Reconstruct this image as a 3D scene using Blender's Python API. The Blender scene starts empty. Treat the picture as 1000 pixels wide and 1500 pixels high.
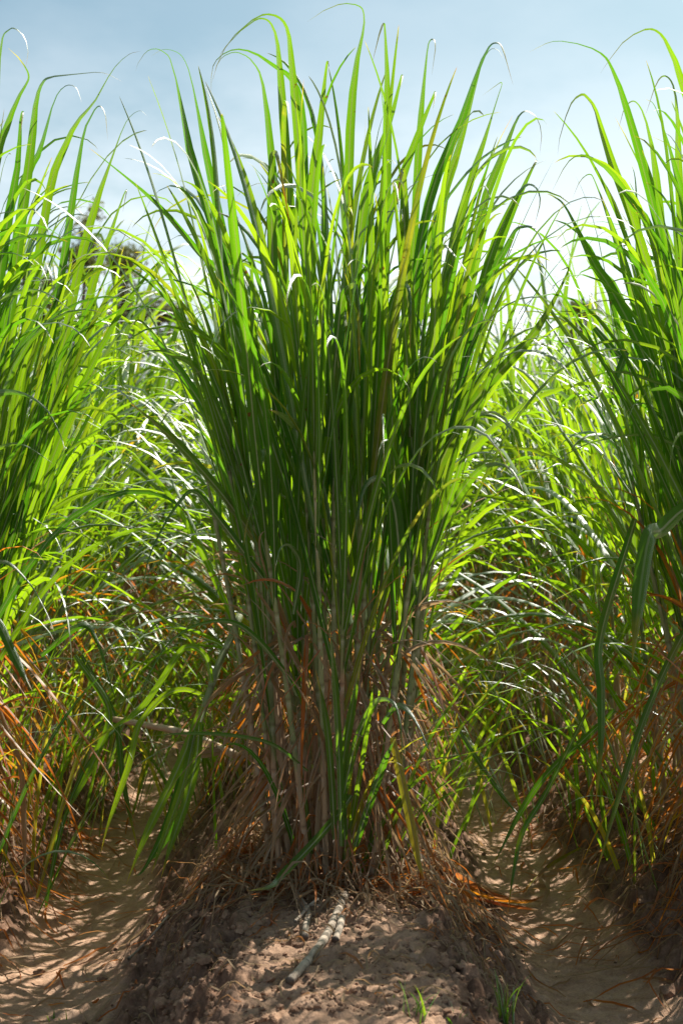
import bpy, math, random
import numpy as np
from mathutils import Vector

random.seed(7)
rng = np.random.default_rng(11)
S = bpy.context.scene
COL = S.collection
R = math.radians

# ------------------------------------------------------------------ camera
CAM = np.array([0.0, 0.0, 1.42])
YAW = R(1.556)
FOC = 2025.0                                   # focal length in pixels of the 1000x1500 photograph
FWD = np.array([math.sin(YAW), math.cos(YAW), 0.0])
RGT = np.array([math.cos(YAW), -math.sin(YAW), 0.0])
cam = bpy.data.cameras.new('camera')
cam.sensor_fit = 'VERTICAL'
cam.sensor_height = 36.0
cam.lens = 36.0 * FOC / 1500.0
cam.clip_start = 0.05
cam.clip_end = 2000.0
cam.dof.use_dof = True
cam.dof.focus_distance = 4.45
cam.dof.aperture_fstop = 4.5
cam_ob = bpy.data.objects.new('camera', cam)
cam_ob.location = CAM
cam_ob.rotation_euler = (R(90), 0, -YAW)
COL.objects.link(cam_ob)
S.camera = cam_ob

# ------------------------------------------------------------------ light, sky, exposure
SUN_EL, SUN_AZ = R(53), R(46)                  # azimuth clockwise from +Y (straight ahead): sun is behind the field, a little right
SDIR = Vector((math.sin(SUN_AZ) * math.cos(SUN_EL), math.cos(SUN_AZ) * math.cos(SUN_EL), math.sin(SUN_EL)))
sl = bpy.data.lights.new('sun', 'SUN')
sl.energy = 5.0
sl.angle = R(0.53)
sl.color = (1.0, 0.95, 0.86)
so = bpy.data.objects.new('sun', sl)
so.rotation_euler = SDIR.to_track_quat('Z', 'Y').to_euler()
so.location = (3, 12, 9)
COL.objects.link(so)

W = bpy.data.worlds.new('World')
S.world = W
W.use_nodes = True
wt = W.node_tree
wt.nodes.clear()


def wn(t, **k):
    n = wt.nodes.new(t)
    for a, b in k.items():
        setattr(n, a, b)
    return n


sky = wn('ShaderNodeTexSky', sky_type='NISHITA', sun_disc=False)
sky.sun_elevation = SUN_EL
sky.sun_rotation = SUN_AZ
sky.air_density = 1.0
sky.dust_density = 2.5
sky.ozone_density = 1.0
tc = wn('ShaderNodeTexCoord')
cl = wn('ShaderNodeTexNoise')
cl.inputs['Scale'].default_value = 3.2
cl.inputs['Detail'].default_value = 8
cl.inputs['Roughness'].default_value = 0.55
mp = wn('ShaderNodeMapping')
mp.inputs['Scale'].default_value = (1.0, 1.0, 2.2)
mp.inputs['Location'].default_value = (0.35, 0.1, 0.0)
cr = wn('ShaderNodeValToRGB')
cr.color_ramp.elements[0].position = 0.41
cr.color_ramp.elements[1].position = 0.57
sepz = wn('ShaderNodeSeparateXYZ')
lowm = wn('ShaderNodeMapRange')               # fair-weather cumulus sits low over the horizon
lowm.inputs['From Min'].default_value = 0.12
lowm.inputs['From Max'].default_value = 0.32
lowm.inputs['To Min'].default_value = 1.0
lowm.inputs['To Max'].default_value = 0.12
mul = wn('ShaderNodeMath', operation='MULTIPLY')
mixc = wn('ShaderNodeMix', data_type='RGBA')
mixc.inputs[7].default_value = (9.0, 9.4, 9.8, 1)
bg = wn('ShaderNodeBackground')
bg.inputs['Strength'].default_value = 0.071
out = wn('ShaderNodeOutputWorld')
L = wt.links.new
L(tc.outputs['Generated'], mp.inputs['Vector'])
L(mp.outputs[0], cl.inputs['Vector'])
L(cl.outputs['Fac'], cr.inputs['Fac'])
L(tc.outputs['Generated'], sepz.inputs[0])
L(sepz.outputs['Z'], lowm.inputs['Value'])
L(cr.outputs['Color'], mul.inputs[0])
L(lowm.outputs[0], mul.inputs[1])
L(mul.outputs[0], mixc.inputs[0])
tint = wn('ShaderNodeMix', data_type='RGBA', blend_type='MULTIPLY')   # the pale turquoise cast of the humid summer sky
tint.inputs[0].default_value = 1.0
tint.inputs[7].default_value = (0.92, 1.06, 0.93, 1)
L(sky.outputs['Color'], tint.inputs[6])
L(tint.outputs[2], mixc.inputs[6])
L(mixc.outputs[2], bg.inputs['Color'])
L(bg.outputs[0], out.inputs['Surface'])

vs = S.view_settings
vs.view_transform = 'Standard'
vs.look = 'None'
vs.exposure = 0.97
vs.gamma = 1.0
vs.use_curve_mapping = False
S.cycles.use_denoising = True
S.cycles.max_bounces = 12
S.cycles.diffuse_bounces = 6
S.cycles.glossy_bounces = 3
S.cycles.transmission_bounces = 10
S.cycles.transparent_max_bounces = 4
S.cycles.sample_clamp_indirect = 6.0

# ------------------------------------------------------------------ materials


class NT:
    def __init__(self, name):
        self.m = bpy.data.materials.new(name)
        self.m.use_nodes = True
        self.t = self.m.node_tree
        self.t.nodes.clear()
        self.out = self.n('ShaderNodeOutputMaterial')

    def n(self, typ, ins=None, **k):
        nd = self.t.nodes.new(typ)
        for a, b in k.items():
            setattr(nd, a, b)
        for a, b in (ins or {}).items():
            self.set(nd, a, b)
        return nd

    def set(self, nd, a, b):
        if isinstance(b, bpy.types.NodeSocket):
            self.t.links.new(b, nd.inputs[a])
        else:
            nd.inputs[a].default_value = b

    def math(self, op, a, b=0.0, c=None, clamp=False):
        nd = self.n('ShaderNodeMath', {0: a, 1: b}, operation=op)
        nd.use_clamp = clamp
        if c is not None:
            self.set(nd, 2, c)
        return nd.outputs[0]

    def mix(self, f, a, b, blend='MIX'):
        nd = self.n('ShaderNodeMix', {0: f, 6: a, 7: b}, data_type='RGBA', blend_type=blend)
        return nd.outputs[2]

    def ramp(self, f, stops, interp='LINEAR'):
        nd = self.n('ShaderNodeValToRGB', {0: f})
        r = nd.color_ramp
        r.interpolation = interp
        while len(r.elements) < len(stops):
            r.elements.new(0.5)
        for e, (p, c) in zip(r.elements, stops):
            e.position = p
            e.color = c if len(c) == 4 else (*c, 1)
        return nd.outputs[0]

    def noise(self, vec, scale, detail=4, rough=0.55):
        nd = self.n('ShaderNodeTexNoise', {'Scale': scale, 'Detail': detail, 'Roughness': rough})
        if vec is not None:
            self.set(nd, 'Vector', vec)
        return nd.outputs['Fac']

    def mapr(self, v, a, b, c, d):
        return self.n('ShaderNodeMapRange', {0: v, 1: a, 2: b, 3: c, 4: d}).outputs[0]

    def vmul(self, v, s):
        return self.n('ShaderNodeVectorMath', {0: v, 1: s}, operation='MULTIPLY').outputs[0]


def leaf_material():
    """Blade of cane leaf; vertex colour 'tint' carries (random, dryness)."""
    k = NT('cane_leaf')
    at = k.n('ShaderNodeAttribute', attribute_name='tint')
    sp = k.n('ShaderNodeSeparateColor', {0: at.outputs['Color']})
    rnd, dry = sp.outputs[0], sp.outputs[1]
    uv = k.n('ShaderNodeUVMap').outputs[0]
    sx = k.n('ShaderNodeSeparateXYZ', {0: uv})
    u, v = sx.outputs[0], sx.outputs[1]
    pos = k.n('ShaderNodeNewGeometry').outputs['Position']
    streak = k.noise(k.vmul(uv, (34, 3, 1)), 1.0, 3, 0.6)
    blotch = k.noise(k.vmul(pos, (9, 9, 5)), 1.0, 4, 0.6)
    # dryness with blotchy edges, tips dry first
    tip = k.mapr(v, 0.84, 1.0, 0.0, 0.42)
    d2 = k.math('ADD', k.math('ADD', dry, tip), k.math('MULTIPLY', k.math('SUBTRACT', blotch, 0.5), 0.5))
    d2 = k.math('ADD', d2, k.math('MULTIPLY', k.math('SUBTRACT', streak, 0.5), 0.12), clamp=True)
    d2 = k.math('MULTIPLY', d2, k.math('GREATER_THAN', k.math('ADD', dry, tip), 0.03))
    green = k.mix(rnd, (0.034, 0.095, 0.018, 1), (0.072, 0.155, 0.022, 1))
    dif = k.ramp(d2, [(0.0, (0, 0, 0)), (0.30, (0.20, 0.22, 0.03)), (0.50, (0.42, 0.17, 0.02)), (0.68, (0.34, 0.11, 0.025)), (0.84, (0.34, 0.22, 0.12)), (1.0, (0.40, 0.30, 0.19))])
    rn2 = k.math('POWER', rnd, 1.5)
    gt = k.mix(rn2, (0.11, 0.33, 0.005, 1), (0.40, 0.59, 0.008, 1))
    tra = k.ramp(d2, [(0.0, (0, 0, 0)), (0.30, (0.60, 0.55, 0.03)), (0.50, (0.75, 0.27, 0.01)), (0.68, (0.62, 0.15, 0.012)), (0.84, (0.42, 0.20, 0.07)), (1.0, (0.34, 0.22, 0.12))])
    w = k.mapr(d2, 0.02, 0.28, 0.0, 1.0)
    dif = k.mix(w, green, dif)
    tra = k.mix(w, gt, tra)
    # veins along the blade and the pale midrib
    vein = k.mapr(streak, 0.25, 0.75, 0.72, 1.22)
    vc = k.n('ShaderNodeCombineColor', {0: vein, 1: vein, 2: vein}).outputs[0]
    dif = k.mix(1.0, dif, vc, 'MULTIPLY')
    tra = k.mix(1.0, tra, vc, 'MULTIPLY')
    mid = k.mapr(k.math('ABSOLUTE', k.math('SUBTRACT', u, 0.5)), 0.045, 0.095, 1.0, 0.0)
    mid = k.math('MULTIPLY', mid, k.mapr(v, 0.1, 0.85, 0.9, 0.2))
    dif = k.mix(mid, dif, k.mix(w, (0.42, 0.52, 0.34, 1), (0.36, 0.25, 0.13, 1)))
    tra = k.mix(mid, tra, (0.22, 0.26, 0.05, 1))
    # rust spots
    spot = k.mapr(k.noise(k.vmul(pos, (60, 60, 40)), 1.0, 2, 0.5), 0.735, 0.76, 0.0, 0.85)
    dif = k.mix(spot, dif, (0.16, 0.045, 0.015, 1))
    tra = k.mix(spot, tra, (0.14, 0.03, 0.01, 1))
    bump = k.n('ShaderNodeBump', {'Strength': 0.35, 'Distance': 0.002, 'Height': streak})
    N = bump.outputs[0]
    d = k.n('ShaderNodeBsdfDiffuse', {'Color': dif, 'Normal': N})
    t = k.n('ShaderNodeBsdfTranslucent', {'Color': tra, 'Normal': N})
    m1 = k.n('ShaderNodeMixShader', {0: 0.58, 1: d.outputs[0], 2: t.outputs[0]})
    rough = k.mapr(d2, 0.1, 0.6, 0.50, 0.68)
    g = k.n('ShaderNodeBsdfGlossy', {'Color': (1, 1, 1, 1), 'Roughness': rough, 'Normal': N})
    fr = k.n('ShaderNodeFresnel', {'IOR': 1.5, 'Normal': N})
    f2 = k.math('MULTIPLY', fr.outputs[0], k.mapr(d2, 0.1, 0.7, 0.20, 0.09))
    m2 = k.n('ShaderNodeMixShader', {0: f2, 1: m1.outputs[0], 2: g.outputs[0]})
    k.t.links.new(m2.outputs[0], k.out.inputs[0])
    return k.m


def stalk_material():
    k = NT('cane_stalk')
    at = k.n('ShaderNodeAttribute', attribute_name='tint')
    sp = k.n('ShaderNodeSeparateColor', {0: at.outputs['Color']})
    rnd, dry = sp.outputs[0], sp.outputs[1]
    uv = k.n('ShaderNodeUVMap').outputs[0]
    sx = k.n('ShaderNodeSeparateXYZ', {0: uv})
    v = sx.outputs[1]
    pos = k.n('ShaderNodeNewGeometry').outputs['Position']
    fib = k.noise(k.vmul(uv, (26, 3.0, 1)), 1.0, 5, 0.65)
    bl = k.noise(k.vmul(pos, (40, 40, 9)), 1.0, 5, 0.65)
    dd = k.math('ADD', dry, k.math('MULTIPLY', k.math('SUBTRACT', bl, 0.5), 0.9), clamp=True)
    gr = k.mix(rnd, (0.14, 0.19, 0.065, 1), (0.27, 0.30, 0.14, 1))
    tan = k.mix(rnd, (0.30, 0.18, 0.10, 1), (0.50, 0.37, 0.235, 1))
    c = k.mix(k.mapr(dd, 0.3, 0.6, 0, 1), gr, tan)
    f = k.mapr(fib, 0.25, 0.75, 0.55, 1.25)
    c = k.mix(1.0, c, k.n('ShaderNodeCombineColor', {0: f, 1: f, 2: f}).outputs[0], 'MULTIPLY')
    fr = k.math('FRACT', v)
    band = k.math('MAXIMUM', k.mapr(fr, 0.0, 0.06, 1, 0), k.mapr(fr, 0.95, 1.0, 0, 1))
    c = k.mix(k.math('MULTIPLY', band, 0.55), c, (0.085, 0.05, 0.03, 1))
    wax = k.math('MULTIPLY', k.mapr(fr, 0.72, 0.9, 0, 1), k.mapr(fr, 0.9, 0.96, 1, 0))
    c = k.mix(k.math('MULTIPLY', wax, 0.4), c, (0.42, 0.42, 0.36, 1))
    bump = k.n('ShaderNodeBump', {'Strength': 0.5, 'Distance': 0.003, 'Height': fib})
    p = k.n('ShaderNodeBsdfPrincipled', {'Base Color': c, 'Roughness': 0.55, 'Normal': bump.outputs[0]})
    k.t.links.new(p.outputs[0], k.out.inputs[0])
    return k.m


def old_cane_material():
    k = NT('weathered_cane')
    pos = k.n('ShaderNodeNewGeometry').outputs['Position']
    uv = k.n('ShaderNodeUVMap').outputs[0]
    fib = k.noise(k.vmul(uv, (20, 6, 1)), 1.0, 6, 0.7)
    bl = k.noise(k.vmul(pos, (30, 30, 30)), 1.0, 6, 0.7)
    c = k.ramp(bl, [(0.3, (0.11, 0.08, 0.06)), (0.48, (0.36, 0.285, 0.21)), (0.75, (0.50, 0.42, 0.33))])
    c = k.mix(k.mapr(fib, 0.5, 0.8, 0, 0.7), c, (0.10, 0.075, 0.06, 1))
    fr = k.math('FRACT', k.n('ShaderNodeSeparateXYZ', {0: uv}).outputs[1])
    band = k.math('MAXIMUM', k.mapr(fr, 0.0, 0.05, 1, 0), k.mapr(fr, 0.95, 1.0, 0, 1))
    c = k.mix(k.math('MULTIPLY', band, 0.8), c, (0.06, 0.045, 0.035, 1))
    bump = k.n('ShaderNodeBump', {'Strength': 0.7, 'Distance': 0.004, 'Height': k.math('ADD', fib, bl)})
    p = k.n('ShaderNodeBsdfPrincipled', {'Base Color': c, 'Roughness': 0.8, 'Normal': bump.outputs[0]})
    k.t.links.new(p.outputs[0], k.out.inputs[0])
    return k.m


def soil_material(name, clod=False):
    k = NT(name)
    pos = k.n('ShaderNodeNewGeometry').outputs['Position']
    big = k.noise(k.vmul(pos, (2.2, 2.2, 2.2)), 1.0, 5, 0.6)
    med = k.noise(k.vmul(pos, (17, 17, 17)), 1.0, 7, 0.68)
    fin = k.noise(k.vmul(pos, (150, 150, 150)), 1.0, 5, 0.7)
    at = k.n('ShaderNodeAttribute', attribute_name='tint')
    sp = k.n('ShaderNodeSeparateColor', {0: at.outputs['Color']})
    crumb = sp.outputs[0]                      # 1 on tilled, crumbly banks, 0 on washed silt in the furrow
    silt = k.ramp(med, [(0.3, (0.27, 0.160, 0.100)), (0.55, (0.40, 0.255, 0.168)), (0.75, (0.48, 0.325, 0.225))])
    till = k.ramp(med, [(0.3, (0.085, 0.045, 0.028)), (0.5, (0.18, 0.102, 0.064)), (0.75, (0.34, 0.215, 0.145))])
    if clod:
        c = k.mix(.4, till, silt)
    else:
        m = k.math('ADD', crumb, k.math('MULTIPLY', k.math('SUBTRACT', med, 0.5), 1.1), clamp=True)
        c = k.mix(k.mapr(m, 0.25, 0.75, 0, 1), silt, till)
    g = k.mapr(fin, 0.3, 0.7, 0.72, 1.22)
    c = k.mix(1.0, c, k.n('ShaderNodeCombineColor', {0: g, 1: g, 2: g}).outputs[0], 'MULTIPLY')
    h = k.mapr(big, 0.3, 0.7, 0.86, 1.12)
    c = k.mix(1.0, c, k.n('ShaderNodeCombineColor', {0: h, 1: h, 2: h}).outputs[0], 'MULTIPLY')
    hh = k.math('ADD', k.math('MULTIPLY', med, 1.0), k.math('MULTIPLY', fin, 0.35))
    bump = k.n('ShaderNodeBump', {'Strength': 0.9, 'Distance': 0.012, 'Height': hh})
    p = k.n('ShaderNodeBsdfPrincipled', {'Base Color': c, 'Roughness': 0.93, 'Specular IOR Level': 0.2, 'Normal': bump.outputs[0]})
    k.t.links.new(p.outputs[0], k.out.inputs[0])
    return k.m


def plain_material(name, c1, c2, scale=20, rough=0.85, trans=None):
    k = NT(name)
    pos = k.n('ShaderNodeNewGeometry').outputs['Position']
    c = k.mix(k.mapr(k.noise(k.vmul(pos, (scale,) * 3), 1.0, 5, 0.6), 0.3, 0.7, 0, 1), (*c1, 1), (*c2, 1))
    d = k.n('ShaderNodeBsdfPrincipled', {'Base Color': c, 'Roughness': rough})
    o = d.outputs[0]
    if trans:
        t = k.n('ShaderNodeBsdfTranslucent', {'Color': (*trans, 1)})
        o = k.n('ShaderNodeMixShader', {0: 0.35, 1: o, 2: t.outputs[0]}).outputs[0]
    k.t.links.new(o, k.out.inputs[0])
    return k.m


M_LEAF = leaf_material()
M_STALK = stalk_material()
M_CANE = old_cane_material()
M_SOIL = soil_material('furrow_soil')
M_CLOD = soil_material('clod_soil', True)
M_BARK = plain_material('tree_bark', (0.07, 0.05, 0.035), (0.13, 0.10, 0.07), 6)
M_TREE = plain_material('tree_foliage', (0.07, 0.085, 0.035), (0.14, 0.15, 0.06), 1.2, 0.8, (0.18, 0.21, 0.05))
M_STONE = plain_material('pebble_stone', (0.30, 0.28, 0.26), (0.45, 0.43, 0.40), 60)

# ------------------------------------------------------------------ helpers


def at(px, py, d):
    """World point seen at photograph pixel (px, py) at depth d metres."""
    return CAM + FWD * d + RGT * ((px - 500.0) / FOC * d) + np.array([0, 0, 1.0]) * ((750.0 - py) / FOC * d)


class MB:
    """Collects faces with uv and tint, builds one mesh."""

    def __init__(self):
        self.v, self.f, self.uv, self.t, self.n = [], [], [], [], 0

    def add(self, v, f, uv=None, tint=(0, 0, 0)):
        v = np.asarray(v, float)
        k = len(v)
        self.v.append(v)
        self.f.extend([tuple(i + self.n for i in q) for q in f])
        self.uv.append(np.zeros((k, 2)) if uv is None else np.asarray(uv, float))
        t = np.asarray(tint, float)
        self.t.append(np.tile(t, (k, 1)) if t.ndim == 1 else t)
        self.n += k
        return self

    def mesh(self, name, mat, origin=None, smooth=True):
        V = np.concatenate(self.v)
        if origin is not None:
            V = V - np.asarray(origin)
        UV = np.concatenate(self.uv)
        T = np.concatenate(self.t)
        me = bpy.data.meshes.new(name)
        me.from_pydata(V.tolist(), [], self.f)
        lv = np.empty(len(me.loops), np.int32)
        me.loops.foreach_get('vertex_index', lv)
        ul = me.uv_layers.new(name='UVMap')
        ul.data.foreach_set('uv', UV[lv].ravel())
        ca = me.color_attributes.new('tint', 'FLOAT_COLOR', 'POINT')
        ca.data.foreach_set('color', np.concatenate([T, np.ones((len(T), 1))], 1).ravel())
        me.polygons.foreach_set('use_smooth', [smooth] * len(me.polygons))
        me.materials.append(mat)
        return me

    def obj(self, name, mat, parent=None, origin=None, smooth=True, kind=None):
        o = bpy.data.objects.new(name, self.mesh(name, mat, origin, smooth))
        COL.objects.link(o)
        if parent is not None:
            o.parent = parent
        elif origin is not None:
            o.location = origin
        if kind:
            o['kind'] = kind
        return o


def tag(o, label, cat, group=None):
    o['label'] = label
    o['category'] = cat
    if group:
        o['group'] = group
    return o


def thing(name, label, cat, loc=(0, 0, 0), group=None):
    o = bpy.data.objects.new(name, None)
    o.empty_display_size = 0.1
    COL.objects.link(o)
    o.location = loc
    return tag(o, label, cat, group)


def dup(root, loc, rz, label, group=None, scale=1.0):
    r = root.copy()
    COL.objects.link(r)
    r.location = loc
    r.rotation_euler = (0, 0, rz)
    r.scale = (scale,) * 3
    r['label'] = label
    if group:
        r['group'] = group
    for ch in KIDS[root.name]:
        c = ch.copy()
        COL.objects.link(c)
        c.parent = r
    return r


KIDS = {}

# ---- value noise in numpy
_P = np.random.default_rng(5).random((256, 256))


def vnoise(x, y):
    xi, yi = np.floor(x).astype(int), np.floor(y).astype(int)
    fx, fy = x - xi, y - yi
    fx = fx * fx * (3 - 2 * fx)
    fy = fy * fy * (3 - 2 * fy)
    g = lambda a, b: _P[(xi + a) & 255, (yi + b) & 255]
    return (g(0, 0) * (1 - fx) + g(1, 0) * fx) * (1 - fy) + (g(0, 1) * (1 - fx) + g(1, 1) * fx) * fy


def fbm(x, y, o=4, g=0.5):
    s, a, t = 0, 1, 0
    for i in range(o):
        s = s + a * vnoise(x * 2 ** i + 17.3 * i, y * 2 ** i + 9.1 * i)
        t += a
        a *= g
    return s / t


def domes(x, y, sc, seed, keep=.75):
    """Rounded crumbs: the tallest of randomly sized domes, one per cell, height 0..1."""
    x, y = x * sc + seed * 7.3, y * sc + seed * 3.1
    xi, yi = np.floor(x).astype(int), np.floor(y).astype(int)
    h = np.zeros_like(x)
    for a in (-1, 0, 1):
        for b in (-1, 0, 1):
            i, j = xi + a, yi + b
            px = i + _P[(i + seed) & 255, j & 255]
            py = j + _P[i & 255, (j + 31 + seed) & 255]
            r = .25 + .6 * _P[(i + 77) & 255, (j + seed) & 255]
            r = np.where(_P[(i + 13) & 255, (j + 57) & 255] < keep, r, .01)
            dx, dy = x - px, y - py
            d2 = (dx * dx * (.7 + .6 * _P[(i + 3) & 255, (j + 9) & 255]) + dy * dy) / (r * r)
            h = np.maximum(h, r * np.sqrt(np.clip(1 - d2, 0, 1)))
    return h


def sstep(a, b, x):
    t = np.clip((x - a) / (b - a), 0, 1)
    return t * t * (3 - 2 * t)


ROW_X, ROW_D = 0.07, 1.60


def soil(x, y, fine=True):
    """(height, crumbliness) of the ridged field at x, y."""
    x, y = np.asarray(x, float), np.asarray(y, float)
    wob = 0.10 * (fbm(x * 0.9 + 40, y * 0.9, 2) - 0.5) + 0.10 * (fbm(x * 3 + 3, y * 3.3 + 8, 3) - 0.5)
    u = np.abs(np.mod(x - ROW_X + wob + ROW_D / 2, ROW_D) - ROW_D / 2)
    prof = 1 - sstep(0.24, 0.74, u) ** .8
    h = 0.265 * prof - .02 + 0.02 * sstep(0.22, 0.0, u)
    bank = sstep(0.20, 0.36, u) * (1 - sstep(0.54, 0.66, u))
    top = 1 - sstep(0.24, 0.40, u)
    near = 1.0 if fine else 0.0
    clods = np.abs(fbm(x * 16, y * 16, 3, 0.55) - 0.5) * 2
    lumps = fbm(x * 7 + 5, y * 7, 3, 0.55) - 0.5
    crumbs = fbm(x * 46, y * 46, 3, 0.6) - 0.5
    pits = np.clip(fbm(x * 30 + 11, y * 30, 2, 0.5) - 0.56, 0, 1)
    d2 = d3 = 0.0
    if fine:
        wx, wy = x + .02 * (fbm(x * 31, y * 31, 2) - .5), y + .02 * (fbm(x * 31 + 9, y * 31, 2) - .5)
        d1, d2, d3 = domes(wx, wy, 17, 1, .6), domes(wx, wy, 36, 2, .75), domes(wx, wy, 75, 3, .8)
        h = h + bank * (0.050 * d1 + 0.034 * d2 + .016 * d3 + 0.07 * lumps + 0.03 * crumbs - .02)
        h = h + top * (0.014 * d1 * sstep(.05, .2, lumps) + 0.009 * d2 * sstep(-.05, .15, lumps) + .007 * d3 + 0.03 * lumps + 0.010 * crumbs - 0.07 * pits)
    floor = np.clip(1 - bank - top, 0, 1)
    h = h + near * floor * (0.032 * lumps + 0.011 * crumbs + .012 * d2 * sstep(.08, .22, lumps) + .004 * d3 + 0.010 * (fbm(x * 5, y * 14, 2) - 0.5) - .03 * np.clip(fbm(x * 6 + 3, y * 5, 3) - .6, 0, 1))
    return h, np.clip(bank * 1.0 + top * 0.34 + floor * 0.05, 0, 1)


def soil_z(x, y):
    return float(soil(np.array([x]), np.array([y]))[0][0])


# ------------------------------------------------------------------ ground
def spaced(a, b, step):
    return np.arange(a, b, step)


def outward(start, sign, step, far):
    r, p, s = [], start, step
    while abs(p) < far:
        s *= 1.22
        p += sign * s
        r.append(p)
    return r


fx = np.concatenate([spaced(-2.1, -.72, .0115), spaced(-.72, .86, .0058), spaced(.86, 2.1, .0115)])
gx = np.array(sorted(outward(-2.1, -1, 0.012, 400)) + list(fx) + outward(2.1, 1, 0.012, 400))
ny = [2.9]
while ny[-1] < 9.0:
    ny.append(ny[-1] + (0.0062 if ny[-1] < 4.5 else 0.0062 + .006 * (ny[-1] - 4.5)))
gy = np.array(sorted(outward(2.9, -1, 0.012, 60)) + ny + outward(ny[-1], 1, 0.04, 700))
X, Y = np.meshgrid(gx, gy)
Z, Cb = soil(X, Y)
far = np.clip((np.maximum(np.abs(X), Y * 0.6) - 12) / 15, 0, 1)
Z = Z * (1 - far) + 0.1 * far
nx_, ny_ = len(gx), len(gy)
idx = np.arange(nx_ * ny_).reshape(ny_, nx_)
F = np.stack([idx[:-1, :-1], idx[:-1, 1:], idx[1:, 1:], idx[1:, :-1]], -1).reshape(-1, 4)
me = bpy.data.meshes.new('ground')
me.vertices.add(nx_ * ny_)
me.vertices.foreach_set('co', np.stack([X, Y, Z], -1).ravel())
me.loops.add(F.size)
me.loops.foreach_set('vertex_index', F.ravel().astype(np.int32))
me.polygons.add(len(F))
me.polygons.foreach_set('loop_start', np.arange(0, F.size, 4, dtype=np.int32))
me.update(calc_edges=True)
me.polygons.foreach_set('use_smooth', [True] * len(F))
ca = me.color_attributes.new('tint', 'FLOAT_COLOR', 'POINT')
c4 = np.ones((nx_ * ny_, 4))
c4[:, 0] = Cb.ravel()
ca.data.foreach_set('color', c4.ravel())
me.materials.append(M_SOIL)
go = bpy.data.objects.new('ground', me)
COL.objects.link(go)
go['kind'] = 'structure'

# ------------------------------------------------------------------ plant shapes


def unit(v):
    return v / (np.linalg.norm(v, axis=-1, keepdims=True) + 1e-9)


def blade(P, w, side, fold=0.22, tint=(0.5, 0, 0), profile=None):
    """Leaf blade along points P (n x 3) with half-width directions side (n x 3): verts, faces, uv."""
    n = len(P)
    s = np.linspace(0, 1, n)
    if profile is None:
        profile = np.minimum(1, 0.62 + 2.2 * s) * np.clip(1 - s ** 1.7, 0, 1) ** 1.05 + 0.012
    T = unit(np.gradient(P, axis=0))
    side = unit(side - T * np.sum(side * T, 1, keepdims=True))
    N = np.cross(side, T)
    hw = (0.5 * w * profile)[:, None]
    A = P - side * hw + N * hw * fold * 2
    B = P + side * hw + N * hw * fold * 2
    V = np.stack([A, P, B], 1).reshape(-1, 3)
    uv = np.stack([np.tile([0, 0.5, 1], n), np.repeat(s, 3)], 1)
    f = []
    for i in range(n - 1):
        a = i * 3
        f += [(a, a + 1, a + 4, a + 3), (a + 1, a + 2, a + 5, a + 4)]
    return V, f, uv, tint


def grown(base, az, th0, Ln, w, A, p, tint, twist=(0, 0), drift=0.0, n=13, fold=0.22):
    """A blade that leaves base at angle th0 from vertical in direction az and bends over by A radians at its tip."""
    s = np.linspace(0, 1, n)
    ss = 1 - (1 - s) ** (1.15 if p < 3 else 1.75)
    th = th0 + A * ss ** p
    az_ = az + drift * ss ** 1.5
    D = np.stack([np.sin(th) * np.cos(az_), np.sin(th) * np.sin(az_), np.cos(th)], 1)
    ds = np.diff(ss, prepend=0)[:, None] * Ln
    P = base + np.cumsum((D + np.roll(D, 1, 0)) * 0.5 * ds * np.where(s[:, None] == 0, 0, 1), 0)
    H = np.stack([-np.sin(az_), np.cos(az_), np.zeros(n)], 1)
    Nn = np.cross(H, D)
    tw = twist[0] + twist[1] * ss
    side = H * np.cos(tw)[:, None] + Nn * np.sin(tw)[:, None]
    return blade(P, w, side, fold, tint)


def smooth_path(pts, n):
    """Resample a polyline to n points through a Catmull-Rom curve."""
    p = np.asarray(pts, float)
    q = np.vstack([2 * p[0] - p[1], p, 2 * p[-1] - p[-2]])
    o = []
    for i in range(1, len(q) - 2):
        for t in np.linspace(0, 1, 12, endpoint=False):
            o.append(0.5 * (2 * q[i] + (q[i + 1] - q[i - 1]) * t + (2 * q[i - 1] - 5 * q[i] + 4 * q[i + 1] - q[i + 2]) * t * t
                            + (3 * q[i] - q[i - 1] - 3 * q[i + 1] + q[i + 2]) * t ** 3))
    o.append(p[-1])
    o = np.array(o)
    L_ = np.concatenate([[0], np.cumsum(np.linalg.norm(np.diff(o, axis=0), axis=1))])
    T_ = unit(np.gradient(o, axis=0))
    bend = np.concatenate([[0], np.cumsum(np.linalg.norm(np.diff(T_, axis=0), axis=1))])
    m_ = L_ / L_[-1] + .9 * bend / (bend[-1] + .4)
    t = np.interp(np.linspace(0, m_[-1], n), m_, L_)
    return np.stack([np.interp(t, L_, o[:, k]) for k in range(3)], 1)


def surveyed(pts, d0, d1, wpx, tint, face=(0.2, 1.2), n=22, fold=0.2):
    """A particular leaf of the photograph: its course as seen, set at depths d0 (root) to d1 (tip)."""
    m = len(pts)
    W3 = [at(x, y, d0 + (d1 - d0) * (i / (m - 1)) ** 1.3) for i, (x, y) in enumerate(pts)]
    P = smooth_path(W3, n)
    T = unit(np.gradient(P, axis=0))
    view = unit(P - CAM)
    img = unit(np.cross(T, view))
    s = np.concatenate([[0], np.cumsum(np.linalg.norm(np.diff(P, axis=0), axis=1))])
    s = s / s[-1]
    apex = s[np.argmax(P[:, 2])]
    apex = .84 if apex < .25 else float(np.clip(apex, .5, .86))
    prof = np.minimum(1, .66 + 1.6 * s) * (1 - .62 * sstep(apex - .22, apex + .06, s)) * np.clip((1 - s) / (1 - apex), 0, 1) ** .8 + .012
    ph = face[0] + (face[1] - face[0]) * sstep(apex - .16, apex + .03, s)
    side = img * np.cos(ph)[:, None] + view * np.sin(ph)[:, None]
    return blade(P, wpx / FOC * (d0 + d1) / 2, side, fold, tint, prof)


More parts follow.
